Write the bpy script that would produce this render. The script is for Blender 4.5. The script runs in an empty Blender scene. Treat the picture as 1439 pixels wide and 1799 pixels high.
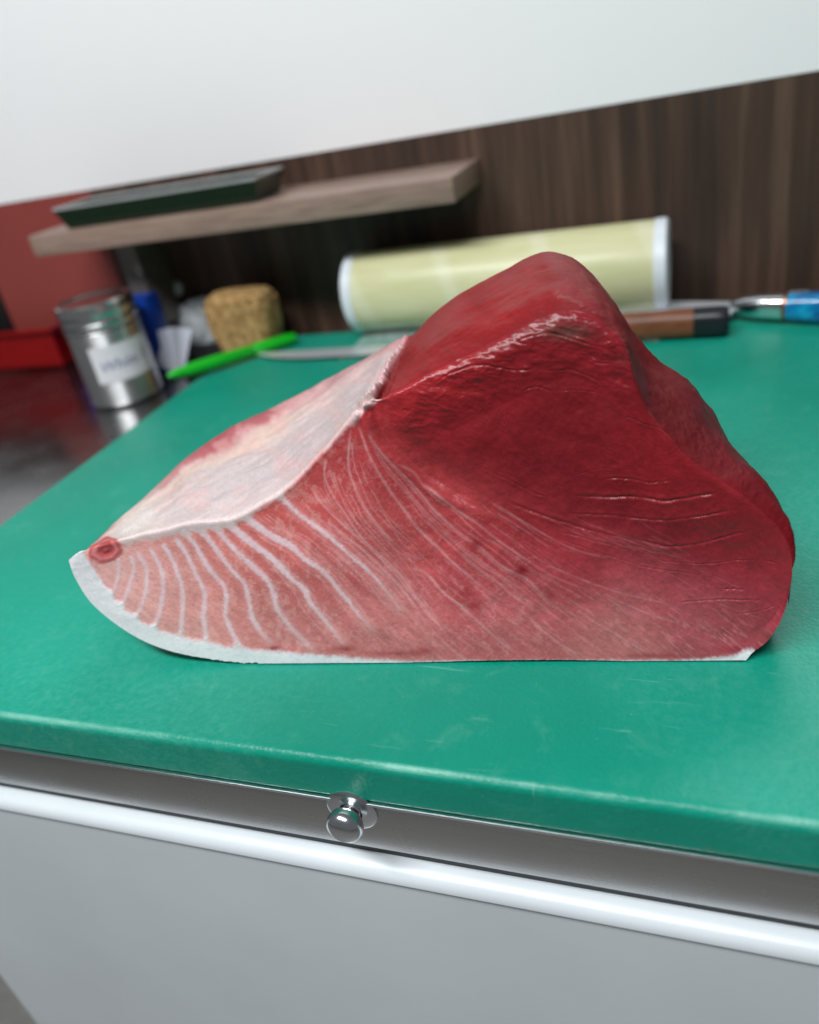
import bpy, bmesh, math, random
import numpy as np
from mathutils import Vector, Matrix

random.seed(7)
scene = bpy.context.scene
COL = scene.collection

# ------------------------------------------------------------------ camera
W, HH = 1439.0, 1799.0
CX, CY, F = 719.5, 899.5, 1380.6
CAMZ = 0.24
_x = np.array([-3000 - CX, 850 - CY]); _v = np.array([1200 - CX, 3300 - CY])
AX = -np.array([_x[0], _x[1], F]); AX /= np.linalg.norm(AX)
AZ = -np.array([_v[0], _v[1], F]); AZ -= AX * (AX @ AZ); AZ /= np.linalg.norm(AZ)
AY = np.cross(AZ, AX)
ROT = np.array([AX, AY, AZ])            # world = ROT @ (right, down, forward)
CAM = np.array([0.0, 0.0, CAMZ])

cam = bpy.data.cameras.new('camera')
cam_ob = bpy.data.objects.new('camera', cam); COL.objects.link(cam_ob)
m = np.eye(4)
m[:3, 0] = ROT @ np.array([1, 0, 0]); m[:3, 1] = ROT @ np.array([0, -1, 0])
m[:3, 2] = ROT @ np.array([0, 0, -1]); m[:3, 3] = CAM
cam_ob.matrix_world = Matrix(m.tolist())
cam.sensor_fit = 'HORIZONTAL'; cam.sensor_width = 36.0; cam.lens = 36.0 * F / W
cam.clip_start = 0.01; cam.clip_end = 50
cam.dof.use_dof = True; cam.dof.focus_distance = 0.345; cam.dof.aperture_fstop = 6.0
scene.camera = cam_ob

# ------------------------------------------------------------------ world, lamps, exposure
world = bpy.data.worlds.new('World'); scene.world = world; world.use_nodes = True
bg = world.node_tree.nodes['Background']
bg.inputs[0].default_value = (0.92, 0.96, 1.0, 1); bg.inputs[1].default_value = 0.13
def lamp(name, loc, target, sx, sy, power, color=(1, 1, 1)):
    l = bpy.data.lights.new(name, 'AREA'); l.shape = 'RECTANGLE'; l.size = sx; l.size_y = sy
    l.energy = power; l.color = color
    o = bpy.data.objects.new(name, l); COL.objects.link(o); o.location = loc
    d = Vector(target) - Vector(loc); o.rotation_euler = d.to_track_quat('-Z', 'Y').to_euler()
lamp('unseen_lamp', (-0.40, -0.42, 1.42), (-0.2, 0.35, 0.05), 1.3, 0.22, 32.0, (0.96, 0.98, 1.0))  # front fill lamp, added to brighten the near face of the fish
lamp('unseen_lamp', (-0.02, 1.45, 1.32), (0.0, 0.3, 0), 0.9, 0.22, 8.0, (0.97, 0.99, 1.0))
scene.view_settings.view_transform = 'Standard'; scene.view_settings.look = 'None'
scene.view_settings.exposure = 0.0; scene.view_settings.gamma = 1.0
scene.cycles.use_denoising = True

# ------------------------------------------------------------------ pixel -> place helpers (measuring only)
def ray(px):
    return ROT @ np.array([px[0] - CX, px[1] - CY, F])
def at_z(px, z=0.0):
    d = ray(px); return CAM + d * ((z - CAMZ) / d[2])
def at_y(px, y):
    d = ray(px); return CAM + d * (y / d[1])
def project(P):
    c = (np.asarray(P) - CAM) @ ROT
    return CX + F * c[..., 0] / c[..., 2], CY + F * c[..., 1] / c[..., 2]

# ------------------------------------------------------------------ materials
def lin(c):
    c = np.asarray(c, float) / 255.0
    return np.where(c <= 0.04045, c / 12.92, ((c + 0.055) / 1.055) ** 2.4)
def rgba(c, k=1.0):
    v = np.clip(lin(c) * k, 0, 1); return (float(v[0]), float(v[1]), float(v[2]), 1)

class Mat:
    def __init__(s, name):
        s.m = bpy.data.materials.new(name); s.m.use_nodes = True
        s.nt = s.m.node_tree; s.b = s.nt.nodes['Principled BSDF']
        s._co = None
    def new(s, t, **kw):
        n = s.nt.nodes.new(t)
        for k, v in kw.items(): setattr(n, k, v)
        return n
    def link(s, a, b): s.nt.links.new(a, b)
    def set(s, **kw):
        for k, v in kw.items(): s.b.inputs[k.replace('_', ' ')].default_value = v
        return s
    def coords(s, scale=(1, 1, 1), kind='Object'):
        tc = s.new('ShaderNodeTexCoord'); mp = s.new('ShaderNodeMapping'); mp.inputs['Scale'].default_value = scale
        s.link(tc.outputs[kind], mp.inputs['Vector']); return mp.outputs[0]
    def noise(s, scale, detail=4, rough=0.55, sc=(1, 1, 1), dist=0.0):
        n = s.new('ShaderNodeTexNoise'); n.inputs['Scale'].default_value = scale
        n.inputs['Detail'].default_value = detail; n.inputs['Roughness'].default_value = rough
        n.inputs['Distortion'].default_value = dist
        s.link(s.coords(sc), n.inputs['Vector']); return n.outputs['Fac']
    def ramp(s, fac, stops):
        r = s.new('ShaderNodeValToRGB'); e = r.color_ramp.elements
        while len(e) < len(stops): e.new(0.5)
        for i, (p, c) in enumerate(stops):
            e[i].position = p; e[i].color = c if len(c) == 4 else (*c, 1)
        s.link(fac, r.inputs[0]); return r.outputs[0]
    def mix(s, fac, a, b, mode='MIX'):
        n = s.new('ShaderNodeMix', data_type='RGBA', blend_type=mode)
        for i, v in ((0, fac), (6, a), (7, b)):
            if hasattr(v, 'is_linked') or hasattr(v, 'links'): s.link(v, n.inputs[i])
            else: n.inputs[i].default_value = v
        return n.outputs[2]
    def bump(s, h, strength=0.3, dist=0.001, prev=None):
        n = s.new('ShaderNodeBump'); n.inputs['Strength'].default_value = strength; n.inputs['Distance'].default_value = dist
        s.link(h, n.inputs['Height'])
        if prev is not None: s.link(prev, n.inputs['Normal'])
        return n.outputs[0]
    def out(s, color=None, rough=None, normal=None):
        if color is not None: s.link(color, s.b.inputs['Base Color'])
        if rough is not None: s.link(rough, s.b.inputs['Roughness'])
        if normal is not None: s.link(normal, s.b.inputs['Normal'])
        return s.m

def G(v): return (v, v, v, 1)
def plain(name, c, rough=0.5, metal=0.0, var=0.12, scale=60, bump=0.1, **kw):
    M = Mat(name); M.set(Roughness=rough, Metallic=metal, **kw)
    n = M.noise(scale, 5)
    a = tuple(x * (1 - var) for x in rgba(c)[:3]) + (1,); b = tuple(min(1, x * (1 + var)) for x in rgba(c)[:3]) + (1,)
    col = M.ramp(n, [(0.3, a), (0.7, b)])
    return M.out(col, None, M.bump(n, bump, 0.0006))

# ------------------------------------------------------------------ mesh helpers
def tag(o, label=None, cat=None, group=None, kind=None):
    for k, v in (('label', label), ('category', cat), ('group', group), ('kind', kind)):
        if v: o[k] = v
    return o
def obj(name, bm, mat, parent=None, smooth=True, loc=None):
    me = bpy.data.meshes.new(name); bmesh.ops.recalc_face_normals(bm, faces=bm.faces)
    bm.to_mesh(me); bm.free()
    if smooth: me.polygons.foreach_set('use_smooth', [True] * len(me.polygons))
    me.materials.append(mat); o = bpy.data.objects.new(name, me); COL.objects.link(o)
    if smooth:
        try: me.set_sharp_from_angle(angle=math.radians(40))
        except Exception: pass
    if parent is not None: o.parent = parent
    if loc is not None: o.location = loc
    return o
def empty(name, loc, label, cat, group=None, rotz=0.0):
    o = bpy.data.objects.new(name, None); COL.objects.link(o); o.location = loc; o.rotation_euler.z = rotz
    o.empty_display_size = 0.02
    return tag(o, label, cat, group)
def box(bm, x0, x1, y0, y1, z0, z1, bev=0.0, seg=2):
    r = bmesh.ops.create_cube(bm, size=1.0); vs = r['verts']
    for v in vs:
        v.co = Vector((x0 + (v.co.x + .5) * (x1 - x0), y0 + (v.co.y + .5) * (y1 - y0), z0 + (v.co.z + .5) * (z1 - z0)))
    if bev:
        es = list({e for v in vs for e in v.link_edges})
        bmesh.ops.bevel(bm, geom=es, offset=bev, segments=seg, profile=0.5, affect='EDGES')
def lathe(bm, prof, n=48, mat=None):
    """prof: (r, z) pairs; closed top/bottom if r == 0"""
    rings = []
    for r, z in prof:
        if r < 1e-7: rings.append([bm.verts.new((0, 0, z))])
        else: rings.append([bm.verts.new((r * math.cos(2 * math.pi * i / n), r * math.sin(2 * math.pi * i / n), z)) for i in range(n)])
    new = []
    for a, b in zip(rings[:-1], rings[1:]):
        for i in range(n):
            j = (i + 1) % n
            if len(a) == 1 and len(b) == 1: continue
            if len(a) == 1: bm.faces.new((a[0], b[j], b[i]))
            elif len(b) == 1: bm.faces.new((a[i], a[j], b[0]))
            else: bm.faces.new((a[i], a[j], b[j], b[i]))
def loft(bm, rings, close=True, caps=True):
    vr = [[bm.verts.new(tuple(p)) for p in r] for r in rings]
    n = len(vr[0])
    for a, b in zip(vr[:-1], vr[1:]):
        for i in range(n if close else n - 1):
            j = (i + 1) % n; bm.faces.new((a[i], a[j], b[j], b[i]))
    if caps and close:
        bm.faces.new(vr[0][::-1]); bm.faces.new(vr[-1])
def orient(bm, p0, p1):
    """rotate/move geometry modelled along +z from the origin so it runs p0 -> p1"""
    d = Vector(p1) - Vector(p0)
    q = d.to_track_quat('Z', 'Y').to_matrix().to_4x4()
    bm.transform(Matrix.Translation(Vector(p0)) @ q)

# ------------------------------------------------------------------ numpy noise and curves
_rng = np.random.default_rng(11)
_tab = _rng.random((256, 256)).astype(np.float32)
def vnoise(x, y, seed=0):
    x = np.asarray(x, np.float64) + seed * 17.31; y = np.asarray(y, np.float64) + seed * 9.77
    xi = np.floor(x).astype(int); yi = np.floor(y).astype(int)
    fx = x - xi; fy = y - yi; fx = fx * fx * (3 - 2 * fx); fy = fy * fy * (3 - 2 * fy)
    a = _tab[xi & 255, yi & 255]; b = _tab[(xi + 1) & 255, yi & 255]
    c = _tab[xi & 255, (yi + 1) & 255]; d = _tab[(xi + 1) & 255, (yi + 1) & 255]
    return (a * (1 - fx) + b * fx) * (1 - fy) + (c * (1 - fx) + d * fx) * fy
def fbm(x, y, seed=0, oct=4):
    s = 0; a = 0.5; t = 0
    for i in range(oct):
        s = s + a * vnoise(x, y, seed + i * 3); t += a; x = x * 2.03; y = y * 2.03; a *= 0.55
    return s / t
def sstep(a, b, x):
    t = np.clip((x - a) / (b - a), 0, 1); return t * t * (3 - 2 * t)
def crom(K, t):
    K = np.asarray(K, float); n = len(K); t = np.clip(t, 0, n - 1 - 1e-9); i = np.floor(t).astype(int); f = (t - i)[:, None]
    g = lambda k: K[np.clip(k, 0, n - 1)]
    p0, p1, p2, p3 = g(i - 1), g(i), g(i + 1), g(i + 2)
    return p1 + 0.5 * f * ((p2 - p0) + f * ((2 * p0 - 5 * p1 + 4 * p2 - p3) + f * (3 * (p1 - p2) + p3 - p0)))
def smooth_line(pts, step=4.0):
    pts = np.asarray(pts, float); n = len(pts)
    L = np.abs(np.diff(pts, axis=0)).sum(); k = max(8, int(L / step / 1.2))
    return crom(pts, np.linspace(0, n - 1, k))
def line_dist(px, py, pts, reach):
    """distance of every vertex to a polyline, and the position 0..1 along it"""
    D = np.full(px.shape, 1e3); T = np.zeros(px.shape)
    pts = np.asarray(pts, float)
    sel = np.nonzero((px > pts[:, 0].min() - reach) & (px < pts[:, 0].max() + reach) & (py > pts[:, 1].min() - reach) & (py < pts[:, 1].max() + reach))[0]
    if not len(sel): return D, T
    x = px[sel]; y = py[sel]; d = np.full(x.shape, 1e3); tt = np.zeros(x.shape); n = len(pts) - 1
    for k in range(n):
        a = pts[k]; b = pts[k + 1]
        m = np.nonzero((x > min(a[0], b[0]) - reach) & (x < max(a[0], b[0]) + reach) & (y > min(a[1], b[1]) - reach) & (y < max(a[1], b[1]) + reach))[0]
        if not len(m): continue
        v = b - a; l2 = v @ v + 1e-9
        t = np.clip(((x[m] - a[0]) * v[0] + (y[m] - a[1]) * v[1]) / l2, 0, 1)
        dd = np.hypot(x[m] - a[0] - t * v[0], y[m] - a[1] - t * v[1])
        w = dd < d[m]; d[m[w]] = dd[w]; tt[m[w]] = (k + t[w]) / n
    D[sel] = d; T[sel] = tt
    return D, T

# ================================================================== THE SETTING
BOARD_T = 0.0225
YF, YB, XL, XR = 0.1945, 0.764, -0.484, 0.42      # the board's four sides
WALL_Y = 0.800
TOP_Z = -BOARD_T                                   # worktop level

# --- steel
def steel(name, base=0.62, rough=0.27, sc=(2, 300, 300), bump=0.06):
    M = Mat(name); M.set(Metallic=1.0)
    n = M.noise(6, 6, 0.6, sc); n2 = M.noise(13, 6, .7); lf = M.noise(5, 3, .5)
    col = M.ramp(n, [(0.3, G(base * 0.86)), (0.7, G(base * 1.06))])
    r = M.ramp(n2, [(0.3, G(rough * 0.75)), (0.75, G(rough * 1.35))])
    return M.out(col, r, M.bump(lf, .45, 0.004, M.bump(n, bump, 0.0005)))
M_TOP = steel('worktop_steel', 0.40, 0.24, (3, 200, 3))
M_APRON = steel('apron_steel', 0.60, 0.26, (1.5, 400, 400))
M_DRAWER = plain('drawer_enamel', (222, 230, 234), .34, 0, .07, 5, .04)
M_CHROME = plain('chrome', (225, 228, 232), 0.18, 1.0, 0.03)

table = empty('steel_worktop', (0, YF + 0.3, TOP_Z), 'stainless steel kitchen counter under the green cutting board, drawer below its front apron', 'counter')
def lworld(o):                      # children are modelled in world coordinates
    o.matrix_parent_inverse = Matrix.Translation(-Vector(table.location)); return o
bm = bmesh.new(); box(bm, -1.6, 0.9, YF + 0.0015, WALL_Y - 0.002, TOP_Z - 0.02, TOP_Z - 0.0006, 0.0012)
lworld(obj('countertop', bm, M_TOP, table))
bm = bmesh.new(); box(bm, -1.6, 0.9, YF - 0.0012, YF + 0.0013, TOP_Z - 0.0016, TOP_Z - 0.0004, 0.0004)
lworld(obj('edge_lip', bm, M_CHROME, table))
bm = bmesh.new(); box(bm, -1.6, 0.9, YF + 0.0005, YF + 0.0105, TOP_Z - 0.0320, TOP_Z - 0.0018, 0.0008)
lworld(obj('front_apron', bm, M_APRON, table))
bm = bmesh.new(); box(bm, -1.6, 0.9, YF + 0.0045, YF + 0.012, TOP_Z - 0.041, TOP_Z - 0.0322, 0.0005)
lworld(obj('drawer_gap', bm, plain('gap_grey', (70, 72, 74), 0.5, 0.6), table))
# drawer front with a rolled top rim
rim = []
yy, zz = YF - 0.001, TOP_Z - 0.0415
prof = [(YF + 0.013, zz + .0005), (YF + 0.004, zz + .0012), (YF - 0.002, zz - .0002), (YF - 0.0045, zz - 0.003), (YF - 0.0048, zz - 0.006),
        (YF - 0.0030, zz - 0.0075), (YF - 0.0028, zz - 0.50), (YF + 0.013, zz - 0.50)]
bm = bmesh.new(); loft(bm, [[(x, y, z) for y, z in prof] for x in (-0.475, -0.474, 0.88, 0.881)])
lworld(obj('drawer_front', bm, M_DRAWER, table))
# knob on the apron (cut by the photograph's lower edge)
kp = at_y((610, 1428), YF - 0.004)
bm = bmesh.new(); lathe(bm, [(0, 0.0135), (0.0045, 0.0132), (0.0072, 0.0115), (0.0082, 0.0085), (0.0074, 0.0055), (0.0050, 0.0040), (0.0040, 0.002), (0.0055, 0.0), (0, 0)], 40)
bm.transform(Matrix.Translation((kp[0], YF + 0.0005, kp[2] - 0.003)) @ Matrix.Rotation(math.radians(90), 4, 'X'))
kn = lworld(obj('knob', bm, M_CHROME, table))
bm = bmesh.new(); lathe(bm, [(0.0052, 0.0), (0.0112, 0.0), (0.0115, 0.0008), (0.0100, 0.0016), (0.0052, 0.0018)], 40)
bm.transform(Matrix.Translation((kp[0], YF + 0.0004, kp[2] - 0.003)) @ Matrix.Rotation(math.radians(90), 4, 'X'))
k2 = obj('rosette', bm, M_CHROME, kn)

# --- back wall: dark wood panel, red panel on the left, painted wall above
M = Mat('dark_wood'); M.set(Roughness=0.5)
g1 = M.noise(7, 6, 0.6, (9, 9, 0.35)); g2 = M.noise(30, 5, 0.6, (4, 4, 0.12)); 
c1 = M.ramp(g1, [(0.30, rgba((50, 35, 27))), (0.52, rgba((80, 58, 46))), (0.72, rgba((112, 87, 72)))])
c2 = M.ramp(g2, [(0.35, G(0.68)), (0.7, G(1.0))])
M_WOOD = M.out(M.mix(0.8, c1, c2, 'MULTIPLY'), None, M.bump(g2, 0.12, 0.001))
M_RED = plain('red_paint', (142, 64, 58), 0.45, 0, 0.06, 8)
M_WHITE = plain('white_paint', (246, 246, 246), 0.6, 0, 0.004, 40, 0.02)
WTOP = at_y((60, 350), WALL_Y)[2]
xr0 = at_y((205, 470), WALL_Y)[0]                # red / wood boundary
xr1 = at_y((12, 545), WALL_Y)[0]
def wallpiece(name, x0, x1, z0, z1, mat, th=0.02, y=WALL_Y):
    bm = bmesh.new(); box(bm, x0, x1, y, y + th, z0, z1)
    return tag(obj(name, bm, mat, None, False), kind='structure')
wallpiece('wood_wall', xr0 + .001, 0.9, TOP_Z - 0.03, WTOP, M_WOOD)
wallpiece('red_wall', xr1 + .001, xr0 - .001, TOP_Z - 0.03, WTOP, M_RED, 0.019)
wallpiece('dark_opening', -1.8, xr1 - .001, TOP_Z - 0.03, WTOP, plain('opening_black', (22, 20, 20), 0.5), 0.018)  # black sheet painting the darkness of an opening beside the red panel
wallpiece('white_wall', -1.8, 0.9, WTOP + .0005, 0.52, M_WHITE, 0.022)
floor_bm = bmesh.new(); box(floor_bm, -3, 3, -3, 2.5, -0.92, -0.9)
tag(obj('floor', floor_bm, plain('floor_tile', (150, 148, 144), 0.4), None, False), kind='structure')

# --- cutting board
M = Mat('green_polyethylene'); M.set(Specular_IOR_Level=0.36)
big = M.noise(7, 5, 0.6); fine = M.noise(420, 3, 0.6); mid = M.noise(60, 5, 0.65, (1, 1, 1), 0.6)
scr = M.noise(22, 6, 0.7, (1, 14, 1), 0.4); scr2 = M.noise(25, 6, 0.7, (12, 1.5, 1), 0.4)
base = M.ramp(big, [(0.30, rgba((0, 137, 113))), (0.7, rgba((0, 153, 129)))])
scuff = M.ramp(mid, [(0.55, G(0)), (0.80, G(0.30))])
base = M.mix(scuff, base, rgba((96, 176, 152)))
s1 = M.ramp(scr, [(0.63, G(0)), (0.72, G(0.36))]); s2 = M.ramp(scr2, [(0.65, G(0)), (0.74, G(0.30))])
base = M.mix(s1, base, rgba((120, 190, 170))); base = M.mix(s2, base, rgba((120, 190, 170)))
spk = M.ramp(fine, [(0.68, G(0)), (0.80, G(0.45))]); base = M.mix(spk, base, rgba((110, 190, 165)))
scuff_sheen = M.ramp(M.noise(3.6, 4, .55), [(.44, G(0)), (.66, G(1))]); fsp = M.ramp(M.noise(260, 4, .7), [(.40, G(.08)), (.70, G(.62))])
base = M.mix(M.mix(1.0, scuff_sheen, fsp, 'MULTIPLY'), base, rgba((72, 170, 148)))  # pale scuffed areas that also paint in the board's whitish sheen
stn = M.mix(1.0, M.ramp(M.noise(130, 3), [(.66, G(0)), (.74, G(.5))]), M.ramp(M.noise(9, 2), [(.52, G(0)), (.66, G(1))]), 'MULTIPLY'); base = M.mix(stn, base, rgba((118, 132, 100)))
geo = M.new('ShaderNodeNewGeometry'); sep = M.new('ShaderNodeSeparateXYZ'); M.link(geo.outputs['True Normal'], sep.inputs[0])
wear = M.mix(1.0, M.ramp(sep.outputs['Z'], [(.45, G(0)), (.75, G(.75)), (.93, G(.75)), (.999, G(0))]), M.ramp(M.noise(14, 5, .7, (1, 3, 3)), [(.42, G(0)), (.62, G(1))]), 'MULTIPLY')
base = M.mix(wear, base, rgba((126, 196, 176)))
rg = M.ramp(big, [(0.3, G(0.36)), (0.7, G(0.50))])
vor = M.new('ShaderNodeTexVoronoi'); vor.inputs['Scale'].default_value = 520; M.link(M.coords((1, 1, 1)), vor.inputs['Vector'])
nb = M.bump(vor.outputs['Distance'], 0.30, 0.0005); nb = M.bump(mid, 0.18, 0.0008, nb); nb = M.bump(scr, 0.12, 0.0005, nb)
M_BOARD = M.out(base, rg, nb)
def rrect(ins, z, r=0.014, n=7):
    pts = []; r = max(r - ins, .002)
    for cx, cy, a0 in ((XR - ins - r, YB - ins - r, 0), (XL + ins + r, YB - ins - r, 90), (XL + ins + r, YF + ins + r, 180), (XR - ins - r, YF + ins + r, 270)):
        for q in range(n + 1):
            a = math.radians(a0 + 90 * q / n); pts.append((cx + r * math.cos(a), cy + r * math.sin(a), z))
    return pts
RB = 0.0040
prof = [(.0020, -BOARD_T), (.0012, -BOARD_T), (.0004, -BOARD_T + .0004), (0, -BOARD_T + .0012), (0, -BOARD_T + .002), (0, -RB - .0008)]
prof += [(RB * (1 - math.cos(t)), -RB + RB * math.sin(t)) for t in np.linspace(0, math.pi / 2, 9)] + [(RB + .0008, 0.0)]
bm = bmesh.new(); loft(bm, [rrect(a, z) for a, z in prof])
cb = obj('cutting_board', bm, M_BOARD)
tag(cb, 'thick green plastic cutting board with scuffed front edge on the steel counter', 'cutting board')

# ================================================================== THE TUNA BLOCK
b1 = at_z((500, 1168)); b2 = at_z((1310, 1163))
U = b2 - b1; U[2] = 0; U /= np.linalg.norm(U)
LEAN = math.radians(10)
back_dir = np.array([-U[1], U[0], 0.0])
NP = back_dir * math.cos(LEAN) - np.array([0, 0, 1]) * math.sin(LEAN)     # into the block
def on_face(px, py):
    d = (ROT @ np.stack([px - CX, py - CY, np.full_like(px, F)])).T
    t = ((b1 - CAM) @ NP) / (d @ NP)
    return CAM + d * t[:, None]
ST = [  # lower edge, front ridge, rear edge, rear depth
 ((121, 986), (122, 983), (122, 982), .2465), ((133, 1017), (150, 967), (155, 963), .256), ((165, 1064), (200, 953), (198, 922), .285),
 ((230, 1114), (260, 937), (250, 877), .315), ((300, 1144), (330, 919), (330, 802), .345), ((390, 1162), (430, 899), (410, 748), .368),
 ((470, 1168), (505, 853), (480, 716), .382), ((550, 1169), (562, 795), (555, 676), .39), ((620, 1168), (615, 738), (625, 639), .39),
 ((665, 1167), (645, 702), (690, 600), .39), ((705, 1166), (688, 690), (725, 583), .39), ((770, 1164), (770, 650), (790, 528), .395),
 ((850, 1162), (860, 608), (870, 484), .40), ((930, 1161), (935, 566), (925, 458), .40), ((1000, 1161), (995, 546), (965, 449), .40),
 ((1060, 1162), (1060, 566), (1020, 467), .40), ((1110, 1163), (1102, 614), (1064, 516), .40), ((1150, 1163), (1120, 675), (1097, 580), .40),
 ((1190, 1164), (1146, 735), (1132, 620), .40), ((1235, 1164), (1192, 790), (1192, 660), .395), ((1270, 1164), (1243, 831), (1247, 736), .38),
 ((1304, 1164), (1298, 868), (1297, 812), .35), ((1323, 1146), (1342, 902), (1339, 882), .315), ((1352, 1122), (1372, 935), (1375, 934), .293),
 ((1378, 1075), (1388, 970), (1389, 970), .286), ((1392, 1010), (1392, 1000), (1392, 1000), .283)]
B0 = np.array([s[0] for s in ST], float); R0 = np.array([s[1] for s in ST], float); K0 = np.array([s[2] for s in ST], float); YK = np.array([[s[3]] for s in ST], float)
NC, NF, NT, NB, NU = 900, 430, 150, 14, 14
tt = np.linspace(0, len(ST) - 1, 6000)
q = crom(B0, tt); q2 = crom(R0, tt); q3 = crom(K0, tt)
dl = np.maximum.reduce([np.hypot(*np.diff(a, axis=0).T) for a in (q, q2, q3)]); cl = np.concatenate([[0], np.cumsum(dl)])
st = np.interp(np.linspace(0, cl[-1], NC), cl, tt)
B0[5:21, 1] -= 1.5
Bp, Rp, Kp, yk = crom(B0, st), crom(R0, st), crom(K0, st), crom(YK, st)[:, 0]
# small unevenness of the outline
jit = (fbm(st * 1.6, st * 0, 5, 2) - .5)
Bp[:, 1] += np.clip((st - 4) / 2, 0, 1) * np.clip((21 - st), 0, 1) * (fbm(st * 14, st * 0, 6, 3) - .5) * np.interp(st, [4, 5, 8, 10], [3, 9, 8, 1.6])
Rp[:, 1] += jit * 9 * np.clip(st / 3, 0, 1) * np.clip((24 - st) / 3, 0, 1)
Kp[:, 1] += (fbm(st * 1.8, st * 0, 9, 2) - .5) * 4 * np.clip(st / 3, 0, 1) * np.clip((24 - st) / 3, 0, 1)
rear = (ROT @ np.stack([Kp[:, 0] - CX, Kp[:, 1] - CY, np.full(NC, F)])).T
rear = CAM + rear * (yk / rear[:, 1])[:, None]
base3 = on_face(Bp[:, 0], Bp[:, 1]); ridge3 = on_face(Rp[:, 0], Rp[:, 1])
# rows: front (base->ridge), upper side (ridge->rear), back (rear->low), underside (low->base)
vf = np.linspace(0, 1, NF); FP = Bp[None] * (1 - vf)[:, None, None] + Rp[None] * vf[:, None, None]
front = on_face(FP[..., 0].ravel(), FP[..., 1].ravel()).reshape(NF, NC, 3)
wt = np.linspace(0, 1, NT + 1)[1:]
bul = np.interp(st, [0, 3, 6, 9, 9.6, 10.5, 13, 16, 18, 21, 25], [0, -.0015, -.003, -.001, 0, .006, .009, .008, .008, .007, 0])
nrm_up = np.array([0.0, -0.3, 0.95])
nr = np.stack([np.interp(st, [0, 16, 19, 25], [0, .1, .75, .85]), np.full(NC, -.25), np.interp(st, [0, 16, 19, 25], [.95, .9, .6, .5])], 1)
topg = ridge3[None] * (1 - wt)[:, None, None] + rear[None] * wt[:, None, None] + (bul * 1.0)[None, :, None] * (4 * wt * (1 - wt))[:, None, None] * nr[None]
low = rear.copy(); low[:, 2] = np.clip(np.minimum(base3[:, 2] * .8, rear[:, 2] - .02), .0012, None); low[:, 1] += .002
low = np.where((st < 1.5)[:, None], rear * (1 - np.clip(st / 1.5, 0, 1))[:, None] + low * np.clip(st / 1.5, 0, 1)[:, None], low)
wb = np.linspace(0, 1, NB + 1)[1:]; backg = rear[None] * (1 - wb)[:, None, None] + low[None] * wb[:, None, None]
wu = np.linspace(0, 1, NU + 1)[1:-1]; under = low[None] * (1 - wu)[:, None, None] + base3[None] * wu[:, None, None]
P = np.concatenate([front, topg, backg, under], 0); NR = P.shape[0]
# round the edges: smooth round the loop, only lightly along the block
def gsm(P, s):
    k = np.arange(-int(3 * s), int(3 * s) + 1); w = np.exp(-.5 * (k / s) ** 2); w /= w.sum()
    return sum(wi * np.roll(P, int(ki), axis=0) for ki, wi in zip(k, w))
e_vis = NF + NT
PE = np.concatenate([2 * P[:1] - P[60:0:-1], P], 0)
vis = gsm(PE, 5.0)[60:]; kb = sstep(9.8, 12.5, st)[None, :, None]; kr = sstep(13.5, 16, st)[None, :, None]; vis = vis * (1 - kb) + (gsm(PE, 17.0)[60:] * (1 - kr) + gsm(PE, 9.0)[60:] * kr) * kb
blend = 1 - sstep(e_vis - 45, e_vis - 18, np.arange(NR))
blend = gsm(blend[:, None], 1.5)[:, 0]; blend[e_vis:] = 0
P = P * (1 - blend)[:, None, None] + vis * blend[:, None, None]
def normals(P):
    du = np.roll(P, -1, 0) - np.roll(P, 1, 0); dv = np.gradient(P, axis=1)
    n = np.cross(dv, du); return n / (np.linalg.norm(n, axis=-1, keepdims=True) + 1e-12)
N = normals(P)
for k in range(2):
    N = gsm(N, 3); N /= np.linalg.norm(N, axis=-1, keepdims=True) + 1e-12
if (N[NF // 2, NC // 2] @ NP) > 0: N = -N
# measuring coordinates of the rest shape
PX, PY = project(P); PX[:NF] = FP[..., 0]; PY[:NF] = FP[..., 1]
rowt = np.zeros((NR, NC)); rowt[:NF] = -1
rowt[NF:e_vis] = wt[:, None]; rowt[e_vis:] = 2
STG = np.broadcast_to(st[None], (NR, NC))
fx = PX.ravel(); fy = PY.ravel(); fr = rowt.ravel(); fs = STG.ravel()
isF = fr < -.5; isT = (fr >= 0) & (fr <= 1); isU = fr > 1.5
ridge_y = np.broadcast_to(Rp[None, :, 1], (NR, NC)).ravel(); below = fy - ridge_y

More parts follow.
